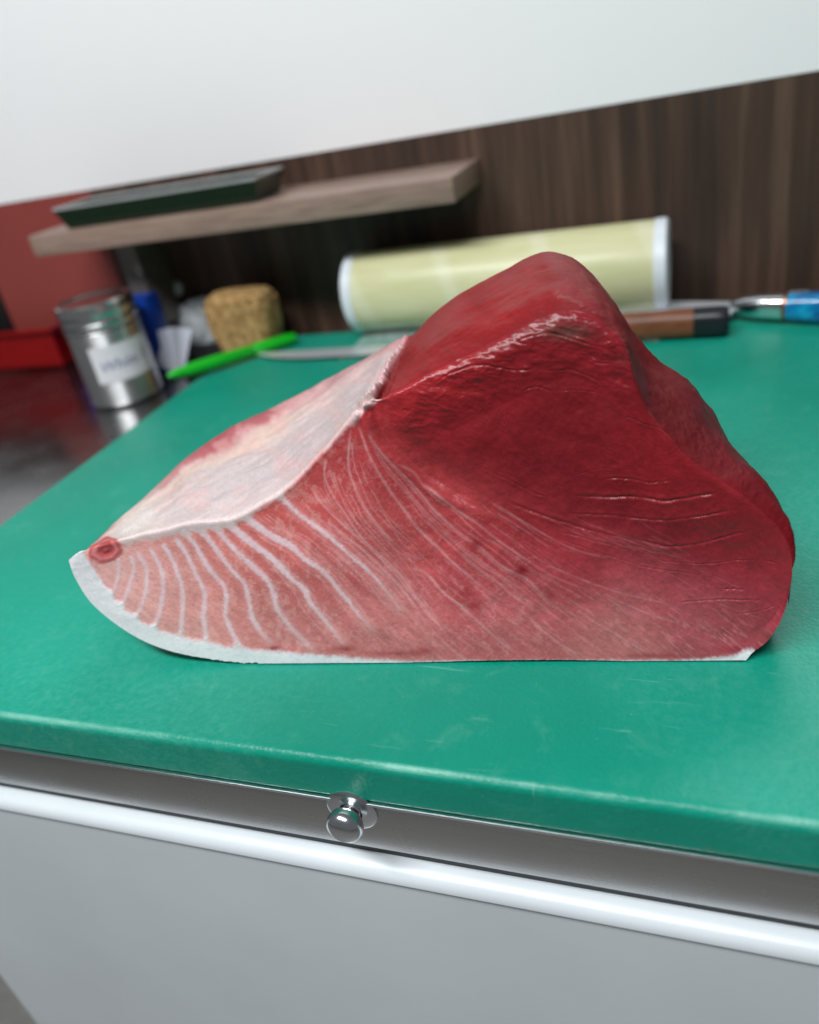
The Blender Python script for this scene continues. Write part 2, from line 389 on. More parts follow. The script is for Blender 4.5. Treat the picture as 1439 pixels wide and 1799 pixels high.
SEPTA = [  # pale seams between the belly muscle flakes: points, width at the two ends
 ([(207, 985), (208, 1000), (205, 1020), (197, 1042)], 4, 3), ([(230, 980), (235, 1000), (228, 1022), (221, 1046), (215, 1060)], 4, 4),
 ([(243, 975), (256, 998), (257, 1020), (255, 1042), (246, 1070), (240, 1080)], 5, 5),
 ([(266, 968), (279, 993), (286, 1020), (285, 1050), (279, 1080), (272, 1100)], 5, 6),
 ([(288, 960), (301, 983), (312, 1010), (319, 1036), (320, 1068), (317, 1110)], 6, 6),
 ([(310, 950), (325, 970), (337, 998), (350, 1025), (358, 1046), (357, 1082), (361, 1120)], 6, 7),
 ([(324, 936), (342, 957), (356, 985), (375, 1012), (391, 1030), (397, 1050), (396, 1082), (407, 1112), (420, 1132)], 6, 6),
 ([(345, 925), (369, 952), (390, 980), (410, 1005), (429, 1025), (437, 1055), (442, 1085), (458, 1112), (475, 1130)], 7, 5),
 ([(374, 920), (400, 953), (430, 982), (465, 1014), (480, 1040), (487, 1070), (510, 1105), (548, 1140)], 8, 5),
 ([(394, 914), (430, 945), (477, 980), (512, 1016), (535, 1036), (546, 1060), (572, 1092), (602, 1130)], 9, 4),
 ([(418, 900), (455, 926), (478, 942), (510, 958), (532, 977), (565, 1000), (588, 1027), (610, 1055), (630, 1080), (652, 1104)], 10, 3),
 ([(490, 868), (520, 900), (555, 925), (587, 950), (617, 977), (645, 1002), (670, 1030), (702, 1072)], 6, 2)]
THIN = [
 ([(617, 752), (611, 813), (619, 847), (636, 884), (656, 914), (680, 945), (717, 985)], 2.2), ([(630, 745), (647, 797), (667, 836), (689, 872), (711, 902), (732, 932), (779, 976), (848, 1032), (927, 1082)], 2.4),
 ([(645, 760), (680, 808), (711, 841), (739, 874), (763, 902), (805, 939), (848, 968), (882, 995), (927, 1018), (964, 1055), (1010, 1085)], 2.4),
 ([(735, 852), (761, 868), (800, 900), (837, 923), (869, 947), (911, 974), (953, 1000), (990, 1018), (1030, 1034), (1070, 1050)], 2.2),
 ([(721, 1003), (747, 1010), (779, 1042), (806, 1061), (848, 1098), (880, 1127), (906, 1150)], 2.2), ([(930, 1087), (959, 1111), (990, 1135), (1022, 1153)], 2.2),
 ([(573, 800), (570, 840), (590, 880), (606, 902), (640, 950), (690, 1000), (740, 1060), (790, 1120)], 1.8), ([(540, 850), (560, 880), (600, 920), (650, 965), (700, 1020), (760, 1090)], 1.6),
 ([(590, 930), (640, 968), (700, 1030), (735, 1075)], 2.0), ([(575, 915), (610, 945), (640, 970), (690, 1022), (745, 1085)], 1.6), ([(870, 890), (930, 925), (1000, 960), (1090, 985)], 1.6),
 ([(960, 990), (1020, 1015), (1090, 1040), (1180, 1065)], 1.6), ([(1013, 1070), (1050, 1095), (1100, 1125), (1140, 1150)], 1.8), ([(1060, 1040), (1130, 1075), (1200, 1100)], 1.6)]
rr = random.Random(5)
for _ in range(70):                                # faint grain running down to the right
    x = rr.uniform(640, 1230); y = rr.uniform(900, 1120); L = rr.uniform(50, 170)
    a = math.radians(np.interp(x, [640, 850, 1230], [50, 38, 22]) + rr.uniform(-4, 4))
    THIN.append(([(x, y), (x + L * .5 * math.cos(a), y + L * .5 * math.sin(a) + rr.uniform(-3, 3)), (x + L * math.cos(a), y + L * math.sin(a))], rr.uniform(.8, 1.5)))
def resample(pts, n=14):
    c = crom(np.asarray(pts, float), np.linspace(0, len(pts) - 1, 60)); l = np.concatenate([[0], np.cumsum(np.hypot(*np.diff(c, axis=0).T))])
    return np.stack([np.interp(np.linspace(0, l[-1], n), l, c[:, i]) for i in (0, 1)], 1)
FLOW = [resample(p) for p in [SEPTA[8][0], SEPTA[9][0], SEPTA[10][0], SEPTA[11][0], THIN[7][0], THIN[6][0], THIN[0][0], THIN[1][0], THIN[2][0], THIN[3][0], THIN[10][0], [(1000, 905), (1060, 930), (1150, 960), (1250, 990)]]]
NT0 = len(THIN)
for _ in range(95):                                # fine sinew that follows the flow between the main lines
    f = rr.uniform(1.0, len(FLOW) - 1.01) if rr.random() < .8 else rr.uniform(0, 3); i = int(f); f -= i
    c = FLOW[i] * (1 - f) + FLOW[i + 1] * f
    a = rr.randint(0, 7); b = min(13, a + rr.randint(4, 9)); c = c[a:b + 1] + np.array([[rr.uniform(-2.2, 2.2), rr.uniform(-2.2, 2.2)] for _k in range(b - a + 1)])
    THIN.append((c, rr.uniform(.7, 1.7)))
CREASE = [
 ([(1000, 872), (1060, 876), (1113, 876), (1171, 882), (1229, 872), (1272, 864)], 3.2), ([(990, 905), (1060, 907), (1113, 913), (1173, 917), (1244, 907), (1302, 894)], 2.6),
 ([(880, 880), (940, 903), (1000, 922), (1060, 939), (1126, 953), (1186, 965), (1244, 957), (1297, 942), (1355, 920)], 2.8), ([(960, 940), (1060, 972), (1139, 1000), (1244, 1018)], 1.6),
 ([(1060, 844), (1100, 843), (1147, 851), (1186, 843)], 2.0), ([(858, 832), (895, 848), (930, 866), (965, 878)], 1.8), ([(1190, 1062), (1273, 1058), (1345, 1060)], 1.8), ([(1270, 1040), (1312, 1041)], 2.4),
 ([(1160, 990), (1240, 996), (1330, 990), (1378, 996)], 1.4), ([(980, 935), (1030, 945), (1075, 958)], 1.8), ([(1150, 745), (1190, 790), (1150, 805)], 1.5), ([(1100, 735), (1130, 745), (1158, 752)], 1.8),
 ([(914, 652), (903, 690), (892, 728), (880, 765)], 1.2), ([(761, 674), (794, 655), (842, 641), (900, 652), (945, 648)], 2.4), ([(918, 689), (943, 682), (970, 692)], 2.2), ([(959, 654), (1007, 654), (1056, 675)], 2.2),
 ([(840, 660), (880, 648), (925, 662)], 1.6), ([(980, 690), (1030, 690), (1070, 700)], 1.4), ([(1020, 625), (1050, 640), (1075, 640)], 1.8), ([(905, 600), (960, 585), (1010, 598), (1050, 610)], 2.4), ([(1010, 560), (1045, 566)], 1.6),
 ([(1290, 1085), (1340, 1078), (1365, 1070)], 1.6), ([(1010, 838), (1060, 826), (1120, 830)], 1.2), ([(800, 700), (850, 690), (890, 700)], 1.2)]
GROOVE = [(650, 728), (668, 765), (700, 803), (740, 842), (790, 872), (840, 893), (895, 912)]
RIMX = [100, 157, 182, 200, 222, 247, 275, 312, 350, 400, 432, 490, 560, 600, 640, 730, 900, 1180, 1250, 1290, 1315, 1400]
RIMY = [930, 985, 1026, 1051, 1073, 1090, 1105, 1117, 1125, 1134, 1138, 1144, 1149, 1152, 1155.5, 1161, 1160, 1159.5, 1156, 1151, 1140, 1135]

MX = (P[..., 0] - .75 * P[..., 2]).ravel() * 1000; MY = (P[..., 1] + .2 * P[..., 2]).ravel() * 1000
Hd = np.zeros(fx.shape)                             # outward relief in metres
fat = np.zeros(fx.shape)                            # 0 flesh .. 1 fat
part = np.zeros(fx.shape, int)                      # 0 flesh 1 rim 2 membrane 3 vessel 4 skin 10+ seam
rag = (fbm(fx / 13, fy / 13, 21, 3) - .5) * 2
# seams
DS = np.full(fx.shape, 1e3); halo = np.zeros(fx.shape); rag2 = (fbm(fx / 5, fy / 5, 25, 3) - .5) * 4
for k, (pts, w0, w1) in enumerate(SEPTA):
    D, T = line_dist(fx, fy, smooth_line(pts), 22)
    w = (w0 + (w1 - w0) * T) * (0.85 + .5 * vnoise(T * 9, T * 0, k)) * .62 + rag * .5
    D = np.where(isF, D, 1e3)
    DS = np.minimum(DS, D)
    w = w * .80; mk = 1 - sstep(w - 3.0, w + 3.6, D + rag2 * 1.3); fat = np.maximum(fat, mk * (0.92 - .25 * T) * (.72 + .36 * vnoise(T * 16, T * 0 + .3, k + 5)) * (1 - .75 * sstep(.78, 1, T) * (k > 6)))
    halo = np.maximum(halo, np.exp(-(D / 12) ** 2) * .30)
    part[(mk > .5)] = 10 + k
    Hd += .00007 * np.exp(-(D / (w + 2)) ** 2) - .00003 * np.exp(-((D - w - 4) / 3) ** 2)
thin_m = np.zeros(fx.shape)
for k, (pts, w) in enumerate(THIN):
    D, T = line_dist(fx, fy, smooth_line(pts), 9)
    D = D + (rag * .5)
    mk = np.where(isF, np.exp(-(D / w) ** 2), 0) * (1 - .55 * sstep(820, 1050, fx)) * sstep(0, .08, T) * (1 - sstep(.8, 1, T)) * (.45 + .7 * vnoise(T * 14, T * 0, k + 40))
    thin_m = np.maximum(thin_m, mk * (0.36 if k < 14 else .13 if k < NT0 else .24))
# rim of white fat over the skin
rimy = np.interp(fx, RIMX, RIMY) + rag * np.interp(fx, [150, 450, 700, 1400], [3, 3.5, 1.5, 1.5]) - 9 * np.exp(-(DS / 7.5) ** 2) * np.interp(fx, [170, 260, 460, 560], [1, 1, .8, 0]) + 3
rimm = np.where(isF, sstep(-7, 6, fy - rimy + rag2 * 1.2), 0)
rimm = np.maximum(rimm, np.where(isF & (fx < 185), 1 - sstep(-4, 4, (fx - 152) - (fy - 985) * .30), 0))
rimm = np.where(isF & (fx > 1326), 0, rimm)
part[rimm > .5] = 1; part[(rimm > .5) & (fx > 690)] = 0; part[(rimm > .5) & (fx > 1255)] = 5
Hd += rimm * np.interp(fx, [150, 500, 700], [.0006, .0004, .0001])
# white lining: upper side left of the groove, and a lip on the front edge
mb = 9.35 + .45 * fr + rag * .12
memT = np.where(isT, 1 - sstep(-.06, .06, fs - mb), 0)
lipw = np.interp(fs, [0, 1.3, 2, 4, 5, 6, 7, 8, 8.7, 9.3, 9.6], [0, 2, 13, 17, 13, 9, 8, 13, 20, 15, 0]) + rag * 4 + 11 * np.exp(-(DS / 8) ** 2) * (fs < 7.2) - 3
memF = np.where(isF & (fs < 9.6) & (fs > .9), 1 - sstep(-8, 8, below - lipw + rag2 * 1.5), 0)
mem = np.maximum(memT, memF)
part[(mem > .5) & (part == 0)] = 2; part[memT > .5] = 2
part[(memF > .5) & (part != 1) & (part != 5)] = 2
fat = np.maximum(fat, np.maximum(mem, rimm))
Hd += np.where(isT | isF, .0005 * np.exp(-((below - 2) / 12) ** 2) * (fs < 9.3) * np.clip(fs - 1, 0, 1), 0) * (isF | (fr < .12))
fr_l = np.exp(-((fs - 8.75) / .55) ** 2) * np.where(isF, np.exp(-(below / 20) ** 2), np.exp(-(np.clip(fr, 0, 1) / .16) ** 2) * isT)
Hd += fr_l * (.0018 + .0050 * (fbm(fx / 11, fy / 16, 51, 2) - .5))
# groove between lining and red loin on the upper side, and on the front
Hd -= np.where(isT, .0045 * np.exp(-((fs - mb - .22) / .22) ** 2) * (1 - .6 * fr), 0)
D, T = line_dist(fx, fy, smooth_line(GROOVE), 60)
GL = smooth_line(GROOVE); sgn = np.tanh((np.interp(fx, GL[:, 0], GL[:, 1]) - fy) / 7)
fade = 1 - sstep(.55, 1, T)
gw = np.where(isF, fade * np.exp(-(D / 8) ** 2), 0)
Hd -= gw * .0016
Hd -= np.where(isF, np.clip(sgn, 0, 1) * fade * .0025 * np.exp(-((D - 18) / 26) ** 2), 0)
Hd += np.where(isF, np.clip(-sgn, 0, 1) * fade * .0012 * np.exp(-((D - 10) / 10) ** 2), 0)
# creases
cre = np.zeros(fx.shape)
for k, (pts, w) in enumerate(CREASE):
    D, T = line_dist(fx, fy + rag * 1.5, smooth_line(pts), 26)
    ends = sstep(0, .15, T) * (1 - sstep(.8, 1, T)) * (isF | isT)
    w = w * .62; ends = ends * (.25 + 1.1 * vnoise(T * 12, T * 0 + .5, k + 60))
    g = np.exp(-(D / w) ** 2) * ends
    cre = np.maximum(cre, g)
    Hd += -.00028 * w / 1.5 * g + .00018 * w / 1.5 * np.exp(-((D - 2.6 * w) / (2.0 * w)) ** 2) * ends
# blood vessel end near the belly tip
ca, sa = math.cos(math.radians(-24)), math.sin(math.radians(-24))
vx = ((fx - 187) * ca + (fy - 967) * sa) / 31; vy = (-(fx - 187) * sa + (fy - 967) * ca) / 22
vr = np.hypot(vx, vy) * (1 + .30 * (fbm(fx / 16, fy / 13, 45, 2) - .5)) + rag * .10
vm = np.where(isF | isT, 1 - sstep(.82, 1.10, vr), 0) * (fs < 4)
part[vm > .5] = 3
Hd += vm * (.0003 - .0005 * np.exp(-((vr - .25) / .2) ** 2) + .0002 * np.exp(-((vr - .62) / .15) ** 2))
# swell and lumps
fl = isF * (1 - fat)
Hd += isF * sstep(0, 70, below) * .0040 * (fbm(fx / 170, fy / 150, 3, 3) - .5) * np.clip(fs / 3, 0, 1) * np.clip((25 - fs) / 3, 0, 1)
Hd += isT * sstep(0, .3, fr) * .0055 * (fbm(MX / 34, MY / 30, 4, 3) - .5) * np.clip(fs / 4, 0, 1) * np.clip((25 - fs) / 3, 0, 1) * np.interp(fr, [0, .8, 1], [1, 1, 0])
Hd += isF * sstep(0, 50, below) * .0009 * (fbm(fx / 34, fy / 30, 13, 3) - .5) * sstep(640, 760, fx)
nrk = np.interp(fs, [9.5, 11, 16, 18, 25], [1, 1, 1, .45, .45])
nearridge = nrk * np.where(isF, np.exp(-(below / 70) ** 2), np.where(isT, np.exp(-(np.clip(fr, 0, 1) / .16) ** 2), 0)) * sstep(9.5, 10.5, fs)
Hd += nearridge * .0012 * (fbm(fx / 48, fy / 26, 17, 4) - .5)
ra = np.abs(fbm(fx / 30 + fy / 60, fy / 13, 23, 3) - .5)
wr = np.where(isF, sstep(-10, 30, below) * (1 - sstep(60, 150, below)), 0) * sstep(9.6, 10.6, fs) * (1 - sstep(15.5, 17, fs))
ra2 = np.abs(fbm(fx / 42 + fy / 90, fy / 16 - fx / 70, 27, 3) - .5); Hd += wr * (.0020 * (fbm(fx / 60 + fy / 130, fy / 24 - fx / 80, 27, 3) - .5) + .00016 * np.exp(-(ra2 / .06) ** 2))
fb_ = np.exp(-((fs - mb + .13) / .13) ** 2) * isT; Hd += fb_ * (.0014 + .0042 * (fbm(MX / 4, MY / 5, 29, 3) - .5))
Hd += rimm * isF * .0003 * (fbm(fx / 22, fy / 12, 35, 3) - .5)
Hd += nearridge * .00008 * (np.exp(-(ra / .05) ** 2) - .25)
core = isF * sstep(9, 11, fs) * np.interp(below, [0, 30, 120, 280, 420], [0, .3, 1, .7, 0])
Hd -= core * .0030
fib = fbm((fx * .85 + fy * .5) / 7, (-fx * .5 + fy * .85) / 2.6, 31, 3) - .5
Hd += isF * .00035 * fib * (1 - .7 * fat) * .4
Hd += isT * sstep(0, .15, fr) * .0004 * (fbm(MX / 3, MY / 3.6, 33, 3) - .5)
Hd += isT * mem * .0008 * (fbm((.81 * fx - .59 * fy) / 80, (.59 * fx + .81 * fy) / 12, 37, 3) - .5)
rface = isT * sstep(16.5, 18.5, fs)
Hd += rface * .0007 * (fbm(MX / 9, MY / 16, 41, 3) - .5) + rface * .00012 * (np.exp(-(np.abs(fbm(MX / 6, MY / 7, 43, 2) - .5) / .06) ** 2))
taper = np.clip(fs / .6, 0, 1) * np.clip((25 - fs) / .5, 0, 1)
Hd *= taper
Hd *= np.where(isF, sstep(0, 60, np.arange(NR * NC) // NC), 1)
P = P + N * (Hd * ~isU).reshape(NR, NC)[..., None]
P[..., 2] = np.maximum(P[..., 2], .0008)
N2 = normals(P); N2[:6] = N2[6]
if (N2[NF // 2, NC // 2] @ NP) > 0: N2 = -N2

# ---- fish colours: flesh and fat tones with some of their shading painted in
def field(pts, sig):
    a = np.zeros((3,) + fx.shape); ww = np.zeros(fx.shape)
    for x, y, c in pts:
        w = np.exp(-((fx - x) ** 2 + (fy - y) ** 2) / (2 * sig * sig)) + 1e-9
        a += w * lin(c)[:, None]; ww += w
    return a / ww
FL = [(730, 700, (156, 34, 38)), (800, 660, (150, 30, 35)), (880, 630, (146, 29, 35)), (960, 610, (140, 28, 35)), (1060, 600, (136, 28, 35)), (950, 710, (126, 24, 30)), (850, 770, (122, 22, 29)),
 (760, 770, (132, 26, 32)), (1000, 800, (118, 20, 28)), (1080, 720, (132, 25, 32)), (1140, 790, (142, 27, 33)), (1210, 840, (140, 28, 34)), (1300, 910, (138, 30, 38)), (1200, 950, (130, 30, 38)), (1340, 980, (150, 34, 44)),
 (1060, 880, (126, 26, 34)), (960, 880, (128, 28, 35)), (1320, 1060, (134, 42, 52)), (1150, 1040, (160, 62, 70)), (1010, 990, (164, 54, 62)), (900, 950, (166, 50, 56)), (790, 920, (178, 66, 68)), (700, 850, (172, 60, 62)),
 (620, 820, (168, 54, 56)), (560, 870, (180, 74, 72)), (640, 950, (178, 80, 78)), (560, 1000, (178, 84, 80)), (700, 1080, (180, 100, 97)), (900, 1080, (172, 84, 85)), (1100, 1110, (174, 96, 94)), (1260, 1110, (152, 70, 74)),
 (450, 1000, (184, 92, 86)), (400, 1080, (194, 116, 110)), (300, 1010, (200, 126, 118)), (240, 1030, (208, 150, 143)), (330, 1095, (202, 136, 128)), (520, 1100, (184, 104, 101)), (450, 930, (186, 82, 75)), (350, 960, (192, 104, 96)), (800, 1000, (172, 66, 70))]
TL = [(700, 640, (144, 18, 22)), (800, 580, (150, 20, 24)), (880, 530, (156, 16, 22)), (960, 480, (142, 14, 20)), (1030, 530, (144, 14, 22)), (1090, 600, (136, 14, 24)), (900, 590, (162, 14, 18)),
 (1150, 680, (132, 20, 30)), (1240, 780, (126, 24, 34)), (1320, 870, (128, 22, 32))]
cF = field(FL, 52); cT = field(TL, 60)
C = np.where(isF | isU, cF, cT)
# blend across the ridge
bl = np.where(isT, np.exp(-(np.clip(fr, 0, 1) / .10) ** 2) * .8, 0); C = C * (1 - bl) + cF * bl
C *= (1 + .16 * (fbm(fx / 40, fy / 40, 61, 4) - .5) * 2)
C *= (1 + .30 * fib * isF)
ve = np.exp(-(np.abs(fbm(fx / 15, fy / 12, 65, 3) - .5) / .022) ** 2) * isF * sstep(470, 620, fx) * (1 - sstep(900, 1050, fx)) * sstep(-40, 60, fy - np.interp(fx, [500, 650, 900, 1100], [860, 770, 930, 1010]))
C = C * (1 - .20 * ve) + lin((214, 150, 146))[:, None] * .20 * ve
mot = sstep(.52, .72, fbm(fx / 9, fy / 12, 67, 3)) * isF * (1 - sstep(500, 720, fx))
C = C * (1 - .28 * mot) + lin((218, 160, 150))[:, None] * .28 * mot
wl = sstep(.60, .72, fbm((fx * .77 + fy * .64) / 26, (-fx * .64 + fy * .77) / 5, 69, 3)) * isF * sstep(560, 700, fx) * sstep(0, 120, fy - np.interp(fx, [560, 700, 900, 1380], [800, 860, 950, 1050]))
C = C * (1 - .22 * wl) + lin((212, 140, 138))[:, None] * .22 * wl
C = C * (1 - halo * isF) + lin((216, 156, 152))[:, None] * halo * isF
C = C * (1 - thin_m) + lin((228, 178, 178))[:, None] * thin_m
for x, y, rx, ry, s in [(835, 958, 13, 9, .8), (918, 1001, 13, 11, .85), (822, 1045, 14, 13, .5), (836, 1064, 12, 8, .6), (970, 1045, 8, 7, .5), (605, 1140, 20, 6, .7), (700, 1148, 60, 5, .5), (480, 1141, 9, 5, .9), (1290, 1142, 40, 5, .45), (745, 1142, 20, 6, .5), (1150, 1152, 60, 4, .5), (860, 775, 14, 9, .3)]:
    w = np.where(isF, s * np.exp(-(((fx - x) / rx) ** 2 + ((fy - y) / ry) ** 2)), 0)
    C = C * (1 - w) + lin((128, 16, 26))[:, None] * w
gp = np.exp(-(((fx - 995) / 48) ** 2 + ((fy - 583) / 15) ** 2)) * (.5 + .9 * (fbm(fx / 10, fy / 7, 71, 3)))
gp = np.clip(gp, 0, .85) + .15 * np.exp(-(((fx - 1092) / 14) ** 2 + ((fy - 630) / 13) ** 2))
gp *= (isF | isT); C = C * (1 - np.clip(gp, 0, .85)) + lin((104, 66, 58))[:, None] * np.clip(gp, 0, .85)
dk = np.where(isF, .5 * np.exp(-(((fx - 1345) / 25) ** 2 + ((fy - 1118) / 10) ** 2)), 0)
C = C * (1 - dk) + lin((70, 40, 30))[:, None] * dk
# fat colours
wv = fbm(fx / 50, fy / 40, 73, 4)
cf = np.where(True, lin((222, 205, 208))[:, None] * np.ones_like(C), 0)
rimc = lin((238, 238, 242))[:, None] * (0.86 + .22 * wv) * (0.92 + .14 * fbm(fx / 9, fy / 6, 83, 3))
seam = lin((238, 210, 216))[:, None] * (0.88 + .24 * fbm(fx / 11, fy / 11, 75, 3))
cf = np.where(part >= 10, seam, cf); cf = np.where(rimm > .25, rimc, cf)
u = np.clip(fr, 0, 1) + (wv - .5) * .25
mstops = [0, .08, .3, .60, .72, .82, .89, 1.0]
mcol = np.array([lin(c) for c in ((230, 216, 216), (224, 210, 211), (214, 203, 206), (220, 206, 206), (232, 206, 192), (224, 190, 186), (190, 96, 104), (170, 62, 72))])
mcol2 = np.array([lin(c) for c in ((228, 198, 198), (222, 206, 208), (216, 204, 208), (222, 206, 208), (226, 208, 206), (222, 194, 194), (216, 176, 178), (204, 150, 155))])
mA = np.stack([np.interp(u, mstops, mcol[:, i]) for i in range(3)]); mB = np.stack([np.interp(u, mstops, mcol2[:, i]) for i in range(3)])
k = sstep(5.6, 7.2, fs + (wv - .5)); mC = mA * (1 - k) + mB * k
strk = fbm((.81 * fx - .59 * fy) / 110, (.59 * fx + .81 * fy) / 9, 77, 3)
mC = mC * np.where(isF, .90, 0.73 + .12 * strk) * np.array([1.04, .985, .955])[:, None]
pk = sstep(.55, .75, fbm(fx / 34, fy / 22, 79, 3)) * .35 * isT; mC = mC * (1 - pk) + lin((226, 176, 170))[:, None] * pk
tipw = np.exp(-((fs - 2.6) / .9) ** 2) * isT; mC = mC * (1 - .7 * tipw) + lin((232, 224, 216))[:, None] * .7 * tipw
edge = isT * sstep(9.0, 9.4, fs) * .45; mC = mC * (1 - edge) + lin((206, 120, 128))[:, None] * edge
cf = np.where((mem > .05) & (part < 10), mC, cf)
C = C * (1 - fat) + cf * fat
vc = lin((188, 80, 80))[:, None] * (1 - np.exp(-((vr - .66) / .10) ** 2)) + lin((204, 118, 116))[:, None] * np.exp(-((vr - .66) / .10) ** 2)
vc = vc * (1 - .35 * np.exp(-((vr - .2) / .25) ** 2)); C = C * (1 - vm) + vc * vm
isB2 = isU & (fs > 19.5)
skin = lin((206, 210, 214))[:, None] * np.ones_like(C); isB = (np.arange(NR)[:, None] < e_vis + NB).repeat(NC, 1).ravel() & isU
C = np.where(isU & ~isB & ~isB2, skin, C); part[isU & ~isB & ~isB2] = 4
belly = (1 - sstep(520, 900, fx)) + sstep(930, 1090, fy) * sstep(520, 900, fx) * .95
C = C * (1 + (1 - fat) * isF * (np.clip(belly, 0, 1) * np.array([.30, .46, .50])[:, None] - .10 * (1 - np.clip(belly, 0, 1))) - .30 * isT * (1 - fat))  # upper flesh darkened in colour to offset the light falling on it
C += (1 - fat) * isF * np.array([0, .002, .003])[:, None]
C *= 1 + (1 - fat) * .26 * (fbm((fx * .8 + fy * .6) / 30, (-fx * .6 + fy * .8) / 7, 89, 4) - .5)
C *= 1 + .22 * (fbm(fx / 3.2, fy / 3.2, 85, 2) - .5)
C = np.clip(C, 0.004, .86)

# ---- materials of the fish (colour from the shaded_pigment attribute, fine wet relief on top)
def fish_mat(name, rough, coat, bscale, bstr, spec=.5):
    M = Mat(name); a = M.new('ShaderNodeVertexColor', layer_name='shaded_pigment')
    M.set(Specular_IOR_Level=spec, Coat_Weight=coat, Coat_Roughness=0.14)
    n1 = M.noise(bscale, 4, .6); n2 = M.noise(bscale * .22, 5, .6); n3 = M.noise(90, 4)
    nn = M.bump(n1, bstr, .0006); nn = M.bump(n2, bstr * 1.2, .0012, nn)
    M.link(M.ramp(a.outputs['Alpha'], [(.38, G(spec)), (.62, G(spec * .3))]), M.b.inputs['Specular IOR Level'])
    return M.out(a.outputs['Color'], a.outputs['Alpha'], nn)
M_FLESH = fish_mat('tuna_flesh', .30, .05, 900, .12, .30)
M_FAT = fish_mat('tuna_fat', .46, .16, 700, .08)
M_SKIN = fish_mat('tuna_skin', .5, .05, 600, .2)
tuna = empty('tuna_block', tuple(np.round((base3[NC // 2] + low[NC // 2]) / 2, 4)), 'large raw red tuna block with striped pink belly and white lining on the green board', 'tuna')
quad_part = None
pid = part.reshape(NR, NC)
idx = np.arange(NR * NC).reshape(NR, NC)
a = idx; b_ = np.roll(idx, -1, 0)
quads = np.stack([a[:, :-1], a[:, 1:], b_[:, 1:], b_[:, :-1]], -1).reshape(-1, 4)
qp = pid[:, :-1].reshape(-1)
V = P.reshape(-1, 3) - np.array(tuna.location); VN = N2.reshape(-1, 3); 
wet = .22 + .20 * fbm(fx / 60, fy / 45, 87, 3) + isT * (1 - mem) * .24 + fat * .12 - mem * isT * .06
VC = np.concatenate([C.T, np.clip(wet, .1, .9)[:, None]], 1)
def part_mesh(name, mask, mat):
    qs = quads[mask]
    if not len(qs): return None
    used, inv = np.unique(qs, return_inverse=True); inv = inv.reshape(-1, 4)
    # orientation
    v0, v1, v2 = V[qs[0, 0]], V[qs[0, 1]], V[qs[0, 2]]
    me = bpy.data.meshes.new(name); nq = len(qs)
    me.vertices.add(len(used)); me.vertices.foreach_set('co', V[used].astype(np.float32).ravel())
    me.loops.add(nq * 4); me.loops.foreach_set('vertex_index', inv.astype(np.int32).ravel())
    me.polygons.add(nq); me.polygons.foreach_set('loop_start', np.arange(0, nq * 4, 4, dtype=np.int32))
    me.update(calc_edges=True)
    me.polygons.foreach_set('use_smooth', np.ones(nq, bool))
    at = me.color_attributes.new('shaded_pigment', 'FLOAT_COLOR', 'POINT'); at.data.foreach_set('color', VC[used].astype(np.float32).ravel())
    me.normals_split_custom_set_from_vertices(VN[used].astype(np.float32))
    me.materials.append(mat); o = bpy.data.objects.new(name, me); COL.objects.link(o); o.parent = tuna
    return o
fq = quads[NF // 2 * (NC - 1) + NC // 2]
fn = np.cross(V[fq[1]] - V[fq[0]], V[fq[2]] - V[fq[1]])
if fn @ NP > 0: quads = quads[:, ::-1].copy()
part_mesh('flesh', qp == 0, M_FLESH)
part_mesh('fat_rim', qp == 1, M_FAT)
part_mesh('belly_lining', qp == 2, M_FAT)
part_mesh('blood_vessel', qp == 3, M_FLESH)
part_mesh('skin', qp == 4, M_SKIN)
part_mesh('skin_edge', qp == 5, M_FAT)
for k in range(len(SEPTA)): part_mesh('fat_seam', qp == 10 + k, M_FAT)

# ================================================================== THINGS BEHIND THE TUNA
# --- cling film roll, cream wrapped, lying along the wall
RR = 0.0395
RY = WALL_Y - RR - 0.005
pl = at_y((624, 512), RY); pr = at_y((1175, 455), RY)
RL = pl[0]; RE = pr[0]; RZ = (pl[2] + pr[2]) / 2
print('roll', pl, pr, 'RZ', RZ)
RZ = max(RR + .0005, min(RZ, RR + 0.003))
roll = empty('wrap_roll', ((RL + RE) / 2, RY, RZ - RR), 'big cream roll of plastic wrap lying along the dark wood wall behind the tuna', 'plastic wrap roll')
M = Mat('cream_wrap'); M.set(Roughness=.42, Coat_Weight=.12, Coat_Roughness=.2)
n = M.noise(14, 4, .5, (1, 6, 6), .8)
w = M.new('ShaderNodeTexWave', bands_direction='DIAGONAL'); w.inputs['Scale'].default_value = 3.2; w.inputs['Distortion'].default_value = 1.2; M.link(M.coords((2.0, .5, .7)), w.inputs['Vector'])
st_ = M.ramp(w.outputs['Fac'], [(.90, G(0)), (.99, G(.34))])
M_CREAM = M.out(M.mix(st_, M.ramp(n, [(.3, rgba((210, 208, 158))), (.7, rgba((220, 218, 174)))]), rgba((236, 236, 212))), None, M.bump(n, .2, .002))
half = (RE - RL) / 2
def along_x(bm): bm.transform(Matrix.Rotation(math.radians(90), 4, 'Y'))
bm = bmesh.new(); lathe(bm, [(.019, -half + .006), (RR - .0006, -half + .006), (RR, -half + .008), (RR, half - .008), (RR - .0006, half - .006), (.019, half - .006), (.019, -half + .006)], 72)
along_x(bm); obj('film_body', bm, M_CREAM, roll, True, (0, 0, RR))
M_ENDW = plain('white_end', (226, 232, 238), .4, 0, .04)
for s in (-1, 1):
    bm = bmesh.new(); lathe(bm, [(.020, 0), (RR - .001, 0), (RR + .0008, .002), (RR + .0008, .011), (RR - .002, .013), (.024, .013), (.020, .0115), (.020, 0)], 72)
    along_x(bm)
    if s < 0: bm.transform(Matrix.Rotation(math.pi, 4, 'Z'))
    obj('end_ring', bm, M_ENDW, roll, True, (s * (half - .0125), 0, RR))
